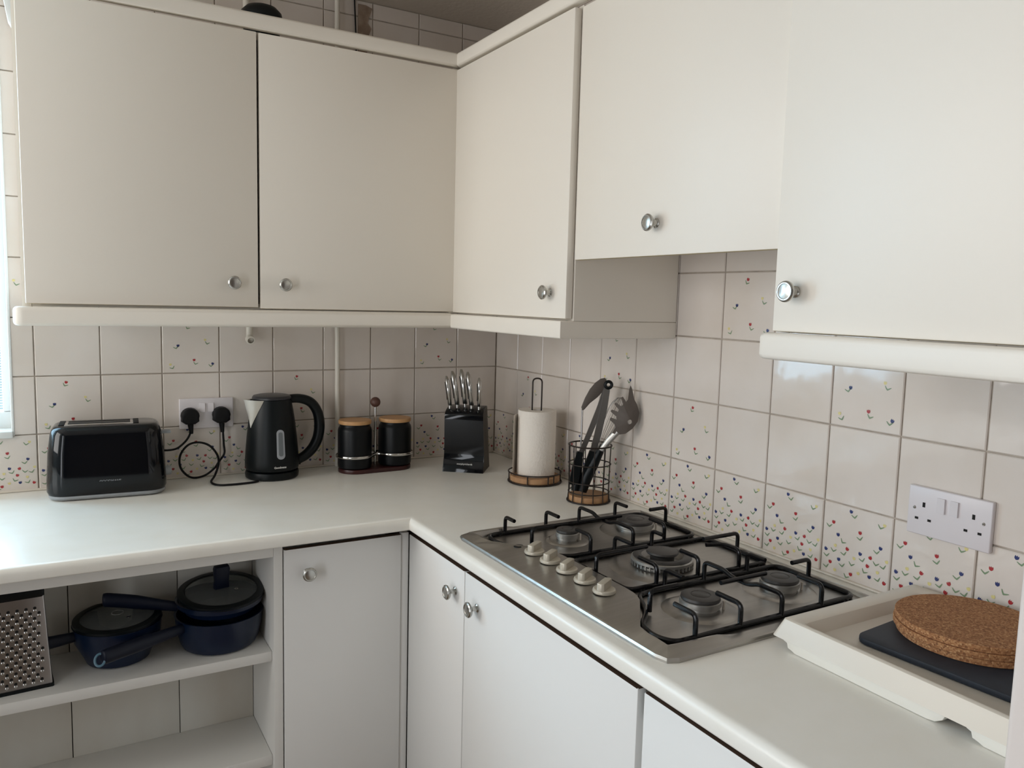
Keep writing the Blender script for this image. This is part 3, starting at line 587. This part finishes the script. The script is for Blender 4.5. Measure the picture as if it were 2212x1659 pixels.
# tongs: two steel arms meeting at the top hinge, black grips below
t = ut('tongs', 'steel kitchen tongs with black grips and pull ring, tallest in the wire basket', 'tongs')
def plate(pts, w_, d, th):   # ribbon in the x-z plane of width w_ at depth d
    P = [Vector((x, d, z)) for x, z in pts]; L, Rr = [], []
    for i, p in enumerate(P):
        q = (P[min(i + 1, len(P) - 1)] - P[max(i - 1, 0)]).normalized(); n = Vector((q.z, 0, -q.x)); ww = w_[i] if isinstance(w_, (list, tuple)) else w_
        L.append(p - n * ww / 2); Rr.append(p + n * ww / 2)
    g = G(); rows_ = [[l + Vector((0, -th / 2, 0)), r_ + Vector((0, -th / 2, 0)), r_ + Vector((0, th / 2, 0)), l + Vector((0, th / 2, 0))] for l, r_ in zip(L, Rr)]
    g.grid(rows_, closed=True, cap=True); return g
g = plate([(.035, .285), (.020, .232), (-.004, .165), (-.025, .110), (-.033, .080)], [.013, .015, .014, .013, .012], -.008, .007); link('arm', g, TANG, t)
g = plate([(.038, .283), (.031, .235), (.018, .165), (.004, .105), (.0, .090)], [.014, .018, .018, .015, .013], -.012, .009); link('arm', g, TANG, t)
g = plate([(.0375, .292), (.034, .262)], [.014, .016], -.013, .012); link('hinge', g, TANG, t)
g = G(); g.tube([(.040 + .0085 * cos(a), -.020, .2965 + .0085 * sin(a)) for a in [2 * pi * i / 24 for i in range(24)]], .0042, 8, closed=True); link('pull_ring', g, BLKM, t)
g = plate([(-.027, .115), (-.036, .070), (-.042, .026)], [.016, .023, .024], -.010, .013); link('grip', g, BLKM, t)
g = plate([(.006, .118), (-.006, .070), (-.016, .016)], [.018, .024, .024], -.016, .013); link('grip', g, BLKM, t)
# grey turner with thin stem
t = ut('spatula', 'grey silicone spatula with thin straight stem, at the left of the basket', 'spatula')
g = G(); o = [(.034, .312), (.022, .309), (.008, .298), (-.006, .280), (-.018, .256), (-.0265, .232), (-.024, .2225), (-.018, .226), (-.004, .243), (.016, .260), (.028, .274), (.036, .292), (.038, .305)]
g.prism(o, .006, .013, axis='y', bev=.002); link('head', g, SILI, t)
g = G(); g.tube([(-.0235, .0095, .226), (-.0235, .008, .16), (-.026, .004, .085)], .0023, 10); link('stem', g, TANG, t)
g = G(); g.tube([(-.026, .004, .095), (-.032, -.002, .055), (-.036, -.008, .009)], [.008, .0125, .0115], 12); link('handle', g, BLKM, t)
# pasta server
t = ut('pasta_server', 'grey pasta server with claw teeth and round hole, leaning right in the basket', 'server')
g = G(); cx, cz = .088, .232; D = -.042
rows_ = []
for i in range(7):      # cupped bowl, opening to the left and back
    ph = radians(-78 + i * 26); rw = []
    for j in range(9):
        a = radians(-95 + j * 24)
        rr = .040 * cos(ph * .55)
        rw.append(Vector((cx + .036 * cos(a) * (1 - .12 * abs(i - 3) / 3) - .004, D + .026 * sin(ph) + .012 * cos(a), cz + .043 * sin(a) * (1 - .1 * abs(i - 3) / 3))))
    rows_.append(rw)
g = G()
out = [(.052, .172), (.066, .168), (.086, .172), (.103, .186), (.116, .205), (.120, .228), (.113, .250), (.106, .262), (.100, .288), (.0955, .298), (.0925, .288), (.0895, .262), (.0845, .256), (.076, .269), (.0715, .266), (.077, .249), (.072, .244), (.058, .253), (.0545, .249), (.066, .235), (.064, .229), (.048, .234), (.0455, .229), (.061, .216), (.061, .208), (.046, .213), (.044, .207), (.056, .197), (.060, .188)]
def cup(x, z): return D - .018 * math.exp(-(((x - .092) / .030) ** 2 + ((z - .215) / .040) ** 2)) + .004
hole = [(.095 + .0065 * cos(a), .204 + .0072 * sin(a)) for a in [2 * pi * i / 14 for i in range(14)]]
bm = g.b
v = [bm.verts.new((x, cup(x, z), z)) for x, z in out]; h_ = [bm.verts.new((x, cup(x, z), z)) for x, z in hole]
ee = [bm.edges.new((v[i], v[(i + 1) % len(v)])) for i in range(len(v))] + [bm.edges.new((h_[i], h_[(i + 1) % len(h_)])) for i in range(len(h_))]
bmesh.ops.triangle_fill(bm, edges=ee, use_beauty=True)
for _ in range(2): bmesh.ops.subdivide_edges(bm, edges=[e for e in bm.edges if e.calc_length() > .010], cuts=1)
for q in bm.verts: q.co.y = cup(q.co.x, q.co.z)
bmesh.ops.recalc_face_normals(bm, faces=bm.faces); bmesh.ops.solidify(bm, geom=bm.faces[:], thickness=.0035)
link('head', g, SILI, t, smooth=60)
g = G(); g.tube([(.066, D + .004, .176), (.046, -.028, .150), (.026, -.018, .118), (.018, -.016, .105)], [.007, .0075, .0065, .006], 12, flat=(1.2, .6)); link('neck', g, mat('neck_steel', (.45, .43, .40), .35, .9), t)
g = G(); g.tube([(.026, -.018, .122), (.010, -.014, .085), (-.008, -.014, .045), (-.018, -.014, .009)], [.010, .0135, .0145, .012], 14); link('handle', g, BLKM, t)
# whisk
t = ut('whisk', 'thin wire balloon whisk standing between tongs and pasta server', 'whisk')
ax0 = Vector((.028, .014, .128)); ax1 = Vector((.078, -.004, .262)); dr = (ax1 - ax0); u_ = Vector((0, 1, 0)); w_ = dr.normalized().cross(u_).normalized(); u_ = w_.cross(dr.normalized())
g = G()
for k in range(5):
    a = pi * k / 5; q = u_ * cos(a) + w_ * sin(a); pts = []
    for i in range(17):
        s_ = i / 16; th = 2 * pi * s_; xx = sin(pi * 2 * s_) * .024 * (1 - .35 * cos(pi * 2 * s_ + pi)) ; tt = (1 - cos(2 * pi * s_)) / 2
        pts.append(ax0 + dr * tt + q * (sin(2 * pi * s_) * .021 * (.55 + .75 * tt)))
    g.tube(pts, .0006, 6)
link('wires', g, TANG, t)
g = G(); g.tube([ax0 + dr * .03, ax0 - dr * .25, ax0 - dr * .8 + Vector((0, 0, -.005))], [.004, .0055, .006], 12); link('handle', g, TANG, t)
# ------------------------------------------------------------------ gas hob
r = thing('gas_hob', 'stainless steel five-burner gas hob set in the right-hand worktop', 'hob', (-0.30, -1.195, 0.9))
X0, X1, Y0, Y1 = -.563, -.046, -1.546, -.8445
def star(c, poly, n=160):     # resample a closed polygon by angle about c
    out = []
    for i in range(n):
        a = 2 * pi * i / n; d = (cos(a), sin(a)); best = None
        for (ax, ay), (bx, by) in zip(poly, poly[1:] + poly[:1]):
            ex, ey = bx - ax, by - ay; det = d[0] * (-ey) + ex * d[1]
            if abs(det) < 1e-12: continue
            tt = ((ax - c[0]) * (-ey) + ex * (ay - c[1])) / det; uu = (d[0] * (ay - c[1]) - d[1] * (ax - c[0])) / det
            if tt > 0 and -1e-9 <= uu <= 1 + 1e-9 and (best is None or tt < best): best = tt
        out.append((c[0] + d[0] * best, c[1] + d[1] * best))
    return out
hc = (-.24, -1.195)
outer = rrect(X0, X1, Y0, Y1, .022); 
ip = [(-.515, -.872), (-.068, -.872), (-.0575, -.885), (-.0575, -1.505), (-.068, -1.517), (-.505, -1.517), (-.533, -1.49), (-.524, -1.43), (-.482, -1.385), (-.452, -1.345), (-.442, -1.30), (-.441, -1.19), (-.442, -1.09), (-.452, -1.045), (-.482, -1.005), (-.524, -.96), (-.531, -.90)]
inner = [(p.x, p.y) for p in spline([(a, b, 0) for a, b in ip], 5, closed=True)]
O = star(hc, outer); I = star(hc, inner)
def off(L, k): return [(hc[0] + (x - hc[0]) * k, hc[1] + (y - hc[1]) * k) for x, y in L]
g = G(); rows_ = []
for L, k, z in ((O, 1, .9002), (O, 1.0, .9035), (O, .994, .9070), (O, .985, .9080), (I, 1.018, -.9085), (I, 1.008, -.9085), (I, 1.0, -.9070), (I, .985, .9024), (I, .5, .9020), (I, .02, .9020)):
    sm = lambda x: (lambda t: t * t * (3 - 2 * t))(max(0, min(1, (-.40 - x) / .05)))
    rows_.append([(x, y, (z if z > 0 else -z + .0075 * sm(x))) for x, y in off(L, k)])
g.grid(rows_, closed=True, cap=True); link('hob_plate', g, STEEL, r, world=True, smooth=14)
def burner(x, y, k, label, triple=False):
    g = G(); g.lathe([(.062 * k, .9021), (.058 * k, .9040), (.050 * k, .9058), (.030 * k, .9068), (0, .9070)], c=(x, y, 0), seg=48); w0 = link('burner_well', g, STEEL, r, world=True)
    g = G(); R_ = .033 * k
    if not triple:
        g.lathe([(R_ * .9, .907), (R_ * .9, .912), (R_, .9125), (R_ * 1.02, .914), (R_ * 1.0, .9215), (R_ * .95, .9225), (0, .9225)], c=(x, y, 0), seg=48); b_ = link('burner_ring', g, BURN, r, world=True)
        g = G(); g.lathe([(R_ * .93, .9223), (R_ * .97, .9245), (R_ * .94, .9285), (R_ * .80, .9298), (R_ * .5, .9300), (R_ * .47, .9290), (R_ * .43, .9300), (0, .9302)], c=(x, y, 0), seg=48)
        link('burner_cap', g, CAP, b_, world=True)
    else:
        g.lathe([(.052, .907), (.052, .909), (.058, .911), (.062, .916), (.062, .921), (.058, .9235), (.044, .9255), (.040, .918), (.036, .914), (0, .914)], c=(x, y, 0), seg=56)
        for i in range(40):
            a = 2 * pi * i / 40; g.box(-.0012, .0012, .060, .0628, .9085, .9155, m=Matrix.Translation((x, y, 0)) @ Matrix.Rotation(a, 4, 'Z'))
        b_ = link('burner_ring', g, BURN, r, world=True)
        g = G(); g.lathe([(.024, .914), (.0245, .926), (.030, .9285), (.0325, .9315), (.031, .9345), (.024, .936), (0, .9365)], c=(x, y, 0), seg=48); link('burner_cap', g, CAP, b_, world=True)
        g = G(); g.lathe([(.042, .9257), (.046, .9275), (.056, .9262), (.059, .9238)], c=(x, y, 0), seg=56); link('outer_cap', g, CAP, b_, world=True)
    g = G(); a = radians(-40); g.tube([(x + (R_ if not triple else .064) * 1.12 * cos(a), y + (R_ if not triple else .064) * 1.12 * sin(a), z) for z in (.905, .9215)], .0022, 8); link('igniter_pin', g, mat('ceramic_pin', s(200, 190, 178), .4), b_, world=True)
burner(-.355, -.978, .78, ''); burner(-.165, -.978, 1.32, ''); burner(-.277, -1.203, 1.75, '', True); burner(-.369, -1.409, 1.08, ''); burner(-.167, -1.406, 1.08, '')
for i in range(5):
    y = -1.048 - .0605 * i
    c = (-.4840 - .0008 * i, y, .0050)
    g = G(); g.lathe([(0, .9085), (.0205, .9085), (.0213, .9105), (.0205, .9140), (.0185, .9155), (0, .9158)], c=c, seg=36); k_ = link('control_knob', g, CHAMP, r, world=True)
    g = G(); q = [(-.0205, -.0035), (-.0180, -.0068), (.0180, -.0068), (.0205, -.0035), (.0205, .0035), (.0180, .0068), (-.0180, .0068), (-.0205, .0035)]
    g.prism([(a, b) for a, b in q], .9135, .9290, bev=.0014, m=Matrix.Translation(c) @ Matrix.Rotation(radians(31), 4, 'Z')); link('knob_grip', g, CHAMP, k_, world=True)
g = G(); g.lathe([(0, .9085), (.011, .9085), (.011, .9105), (.008, .9112), (.0045, .9108), (0, .9125)], c=(-.491, -.995, .0035), seg=28); link('ignition_button', g, BLKM, r, world=True)
# pan supports: base ring, uprights and fingers
BZ, TZ, RB = .9068, .9435, .0043
def finger(g, x, y, dx, dy, L, top=TZ):
    g.tube(fillet([(x, y, BZ), (x, y, top), (x + dx * L, y + dy * L, top)], .011, 5), RB, 10)
def cap_feet(g, pts):
    for x, y in pts: g.lathe([(0, .9022), (.0052, .9022), (.0052, .9075), (0, .908)], c=(x, y, 0), seg=12)
g = G(); ring = fillet([(-.505, -.880, BZ), (-.0695, -.880, BZ), (-.0695, -1.083, BZ), (-.428, -1.083, BZ), (-.490, -.985, BZ), (-.512, -.935, BZ)], .028, 6, closed=True); g.tube(ring, .0045, 10, closed=True)
for x, L in ((-.458, .040), (-.349, .052), (-.148, .045)): finger(g, x, -.880, 0, -1, L)
for x, L in ((-.368, .052), (-.167, .050)): finger(g, x, -1.083, 0, 1, L)
finger(g, -.452, -1.045 + .06, 1, 0, .055); finger(g, -.066, -.972, -1, 0, .050)
g.tube(fillet([(-.255, -.880, BZ), (-.255, -.880, TZ), (-.255, -.935, TZ), (-.255, -.955, TZ - .008), (-.255, -1.0, TZ - .008), (-.255, -1.02, TZ), (-.255, -1.083, TZ), (-.255, -1.083, BZ)], .011, 5), RB, 10)
g.tube([(-.325, -.976, TZ - .003), (-.205, -.976, TZ - .003)], RB, 10); cap_feet(g, [(-.47, -.880), (-.10, -.880), (-.10, -1.083), (-.40, -1.083)])
link('pan_support', g, IRON, r, world=True)
g = G(); ring = fillet([(-.432, -1.109, BZ), (-.0695, -1.109, BZ), (-.0695, -1.290, BZ), (-.432, -1.290, BZ)], .018, 6, closed=True); g.tube(ring, .0045, 10, closed=True)
for x, L in ((-.325, .058), (-.225, .035)): finger(g, x, -1.109, 0, -1, L)
for x, L in ((-.366, .052), (-.262, .050)): finger(g, x, -1.290, 0, 1, L)
finger(g, -.432, -1.190, 1, 0, .125); finger(g, -.066, -1.203, -1, 0, .100); g.tube(fillet([(-.152, -1.290, BZ), (-.152, -1.290, TZ), (-.152, -1.25, TZ), (-.19, -1.235, TZ)], .012, 5), RB, 10)
cap_feet(g, [(-.40, -1.109), (-.10, -1.109), (-.10, -1.290), (-.40, -1.290)]); link('pan_support', g, IRON, r, world=True)
g = G(); ring = fillet([(-.428, -1.313, BZ), (-.0695, -1.313, BZ), (-.0695, -1.497, BZ), (-.508, -1.500, BZ), (-.522, -1.465, BZ), (-.512, -1.425, BZ), (-.468, -1.385, BZ)], .024, 6, closed=True); g.tube(ring, .0045, 10, closed=True)
for x, L in ((-.465, .050), (-.366, .055), (-.167, .052)): finger(g, x, -1.499, 0, 1, L)
for x, L in ((-.366, .048), (-.154, .045)): finger(g, x, -1.313, 0, -1, L)
finger(g, -.462, -1.385, 1, 0, .060); finger(g, -.0695, -1.392, -1, 0, .050)
g.tube(fillet([(-.268, -1.313, BZ), (-.268, -1.313, TZ), (-.268, -1.362, TZ), (-.268, -1.382, TZ - .008), (-.268, -1.425, TZ - .008), (-.268, -1.445, TZ), (-.268, -1.499, TZ), (-.268, -1.499, BZ)], .011, 5), RB, 10)
g.tube([(-.318, -1.405, TZ - .003), (-.205, -1.405, TZ - .003)], RB, 10); cap_feet(g, [(-.46, -1.499), (-.10, -1.499), (-.10, -1.313), (-.40, -1.313)])
link('pan_support', g, IRON, r, world=True)
# ------------------------------------------------------------------ draining tray, board, cork mats
r = thing('draining_tray', 'white plastic draining tray on low feet, right of the hob', 'tray', (-0.19, -1.79, 0.9))
tx0, tx1, ty0, ty1 = -.352, -.020, -2.022, -1.5755
def rr3(d, z, rad=.012, f=1.0): return [(x, y, z) for x, y in rrect(tx0 - d * (f if d < 0 else 1), tx1 + min(d, .006), ty0 - min(d, .006), ty1 + d, rad, 5)]
g = G(); g.grid([rr3(.010, .918, .008), rr3(.011, .9165, .008), rr3(.013, .9175, .008), rr3(.0015, .9452, .006), rr3(-.0015, .9470, .006), rr3(-.026, .9470, .012, .20), rr3(-.030, .9455, .012, .24), rr3(-.040, .9285, .012, .36), rr3(-.046, .9262, .012, .42), rr3(-.12, .9262, .01)], closed=True)
L_ = rr3(-.12, .9262, .01); g._new(L_, [tuple(range(len(L_)))]); link('tray_body', g, [TRAYM], r, world=True)
def foot(y0, y1, xa, xb):
    g = G(); q = rrect(y0, y1, .9005, .9225, .0008, 2)
    q = [(y0, .9235), (y0, .917), (y0 + .004, .9085), (y0 + .014, .9022), (y0 + .026, .9005), (y1 - .022, .9005), (y1 - .016, .9030), (y1 - .008, .905), (y1 - .006, .912), (y1, .914), (y1, .9235)]
    g.prism(q, xa, xb, axis='x', bev=.0015); link('foot', g, TRAYF, r, world=True)
foot(-1.842, -1.5835, -.3605, -.335); foot(-2.02, -1.868, -.3605, -.335); foot(-1.83, -1.59, -.045, -.022); foot(-2.02, -1.868, -.045, -.022)
g = G(); g.prism(rrect(-.115, .115, -.155, .155, .022), 0, .0095, bev=.002, m=Matrix.Translation((-.1625, -1.7985, .9268)) @ Matrix.Rotation(radians(4.5), 4, 'Z')); tag(link('board', g, NAVYM), 'dark navy rectangular board with rounded corners, lying in the white tray', 'board')
for i, (dx, dy) in enumerate(((.002, -.002), (-.002, .001), (.001, .001))):
    g = G(); R_ = .1045; g.lathe([(0, 0), (R_ - .001, 0), (R_, .001), (R_, .0082), (R_ - .001, .0092), (0, .0092)], seg=96)
    o = link('cork_mat', g, CORK); o.location = (-.1365 + dx, -1.7425 + dy, .9368 + .0095 * i)
    tag(o, ('round cork mat lying directly on the navy board, bottom of the pile', 'round cork mat in the middle of the pile of three on the tray', 'round cork mat on top of the pile in the white tray')[i], 'mat', 'round cork mats on the draining tray')
# ------------------------------------------------------------------ things on the shelf
SZ = .6012
def pan(name, label, c, R1, R0_, H, handle, hz, ring=None, thick=.0035):
    r = thing(name, label, 'pan', c)
    g = G(); g.lathe([(0, 0), (R0_ * .82, 0), (R0_ * .93, .004), (R0_, .016), (R1 * .97, H * .6), (R1, H - .002), (R1 + .002, H), (R1 - thick, H - .001), (R1 - thick - .002, H * .6), (R0_ - thick, .014), (R0_ * .8, .004), (0, .004)], seg=64); link('pan_body', g, NAVY, r)
    a = handle; d = Vector((cos(a), sin(a), 0)); L = hz[0]; z0, z1 = hz[1], hz[2]
    pts = [d * (R1 - .004) + Vector((0, 0, z0)), d * (R1 + L * .3) + Vector((0, 0, z0 + (z1 - z0) * .35)), d * (R1 + L * .62) + Vector((0, 0, z0 + (z1 - z0) * .70)), d * (R1 + L * .92) + Vector((0, 0, z0 + (z1 - z0) * .97)), d * (R1 + L) + Vector((0, 0, z1))]
    g = G(); g.tube(spline(pts, 5), [.0110 + .005 * min(1, i / 9) for i in range(17)] + [.0155, .0148, .0128, .0085], 14, flat=(1.0, .75)); h = link('handle', g, DNAVY, r)
    if ring:
        q = d * (R1 + L + .004) + Vector((0, 0, z1 - .003)); ax = (Vector((-.15, -.80, .55))).normalized(); e1 = ax.cross(Vector((0, 0, 1))).normalized(); e2 = ax.cross(e1)
        g = G(); g.tube([q + e1 * (.0095 * cos(t_)) + e2 * (.0125 * sin(t_)) for t_ in [2 * pi * i / 24 for i in range(24)]], .0026, 8, closed=True); link('hanging_eye', g, mat('eye_blue', s(86, 120, 138), .4), h)
    return r
def lid(label, c, R_, tilt, az, knob='grip'):
    r = thing('pan_lid', label, 'lid', c); r.rotation_euler = (tilt, 0, az)
    g = G(); g.lathe([(R_ - .014, .003), (R_ - .002, -.002), (R_ + .001, .0), (R_ + .001, .006), (R_ - .003, .0085), (R_ - .014, .0085), (R_ - .0155, .006), (R_ - .014, .003)], seg=64); link('rim', g, BLKM, r)
    g = G(); g.lathe([(R_ - .0145, .0065), (R_ * .6, .0105), (R_ * .3, .0125), (0, .013)], seg=56); link('glass', g, LIDG, r)
    if knob == 'grip':
        g = G(); pr = [(-.017, .012), (.017, .012), (.0155, .030), (.018, .060), (.0155, .067), (-.0155, .067), (-.018, .060), (-.0155, .030)]; g.prism(pr, -.0095, .0095, axis='y', bev=.003, m=Matrix.Rotation(radians(8), 4, 'Z')); link('grip', g, DNAVY, r)
    else:
        g = G(); g.tube([(.012 * cos(a), .012 * sin(a), .0135) for a in [2 * pi * i / 20 for i in range(20)]], .0012, 6, closed=True); link('knob_seat', g, mat('seat_grey', s(120, 118, 112), .4), r)
    g = G(); g.lathe([(.0018, .0), (.0045, .0), (.0045, .0022), (.0018, .0025)], c=(.030, -.022, .0118), seg=16); link('steam_vent', g, CHROME, r)
    return r
pan('saucepan', 'large navy saucepan at the right end of the shelf, under the shallow pan', (-1.005, -.480, SZ), .0985, .088, .080, radians(206), (.185, .066, .066), ring=True)
pan('shallow_pan', 'shallow navy pan stacked on top of the large saucepan', (-1.003, -.482, SZ + .0815), .0975, .084, .034, radians(176), (.150, .020, .058))
lid('glass lid with upright grip, tilted on the stacked pans', (-1.001, -.484, SZ + .1235), .0960, radians(7), 0)
pan('saucepan', 'small navy saucepan in the middle of the shelf, beside the grater', (-1.2200, -.462, SZ), .0905, .070, .088, radians(192), (.14, .072, .072))
lid('dark-rimmed glass lid lying flat on the small saucepan', (-1.2200, -.462, SZ + .0915), .0900, radians(3), radians(-20), 'seat')
# grater
r = thing('box_grater', 'steel box grater with black top at the left of the shelf', 'grater', (-1.4085, -.510, SZ), radians(4))
BW, TW, BD, TD, GH = .057, .047, .040, .030, .196
def face(z): t = z / GH; return BW + (TW - BW) * t, BD + (TD - BD) * t
g = G(); g.grid([[(-a, -b, z), (a, -b, z), (a, b, z), (-a, b, z)] for z, (a, b) in ((.006, face(.006)), (GH, face(GH)))], closed=True, cap=True)
bmesh.ops.bevel(g.b, geom=[e for e in g.b.edges if abs(e.verts[0].co.z - e.verts[1].co.z) > .05], offset=.003, segments=3, affect='EDGES', profile=.5)
link('body', g, mat('grater_steel', (.42, .40, .39), .30, 1.0), r)
g = G(); g.prism([(x, y) for x, y in rrect(-.059, .059, -.042, .042, .004, 3)], 0, .007); link('base_rim', g, BLKM, r)
g = G(); g.prism([(x, y) for x, y in rrect(-.048, .048, -.031, .031, .006, 4)], GH - .004, GH + .019, bev=.003); link('top_cap', g, BLKM, r)
sl = math.atan2(BD - TD, GH); k = 0
teeth = G()
for row in range(15):
    z = .020 + row * .0108; n = 6
    for c_ in range(n):
        a, b = face(z); x = -a + .016 + c_ * .0155 + (.00775 if row % 2 else 0)
        if x > a - .010: continue
        m = Matrix.Translation((x, -b - .0002, z)) @ Matrix.Rotation(sl, 4, 'X').inverted() @ Matrix.Rotation(radians(90), 4, 'X')
        teeth.mi = 1; teeth.lathe([(0, .0006), (.0030, .0006), (.0031, 0)], seg=10, m=m)
        teeth.mi = 0; teeth.lathe([(.0036, 0), (.0030, .0018), (.0016, .0026), (0, .0027)], c=(0, -.0052, 0), seg=10, m=m)
link('teeth', teeth, [STEELK, HOLE], r)['kind'] = 'stuff'
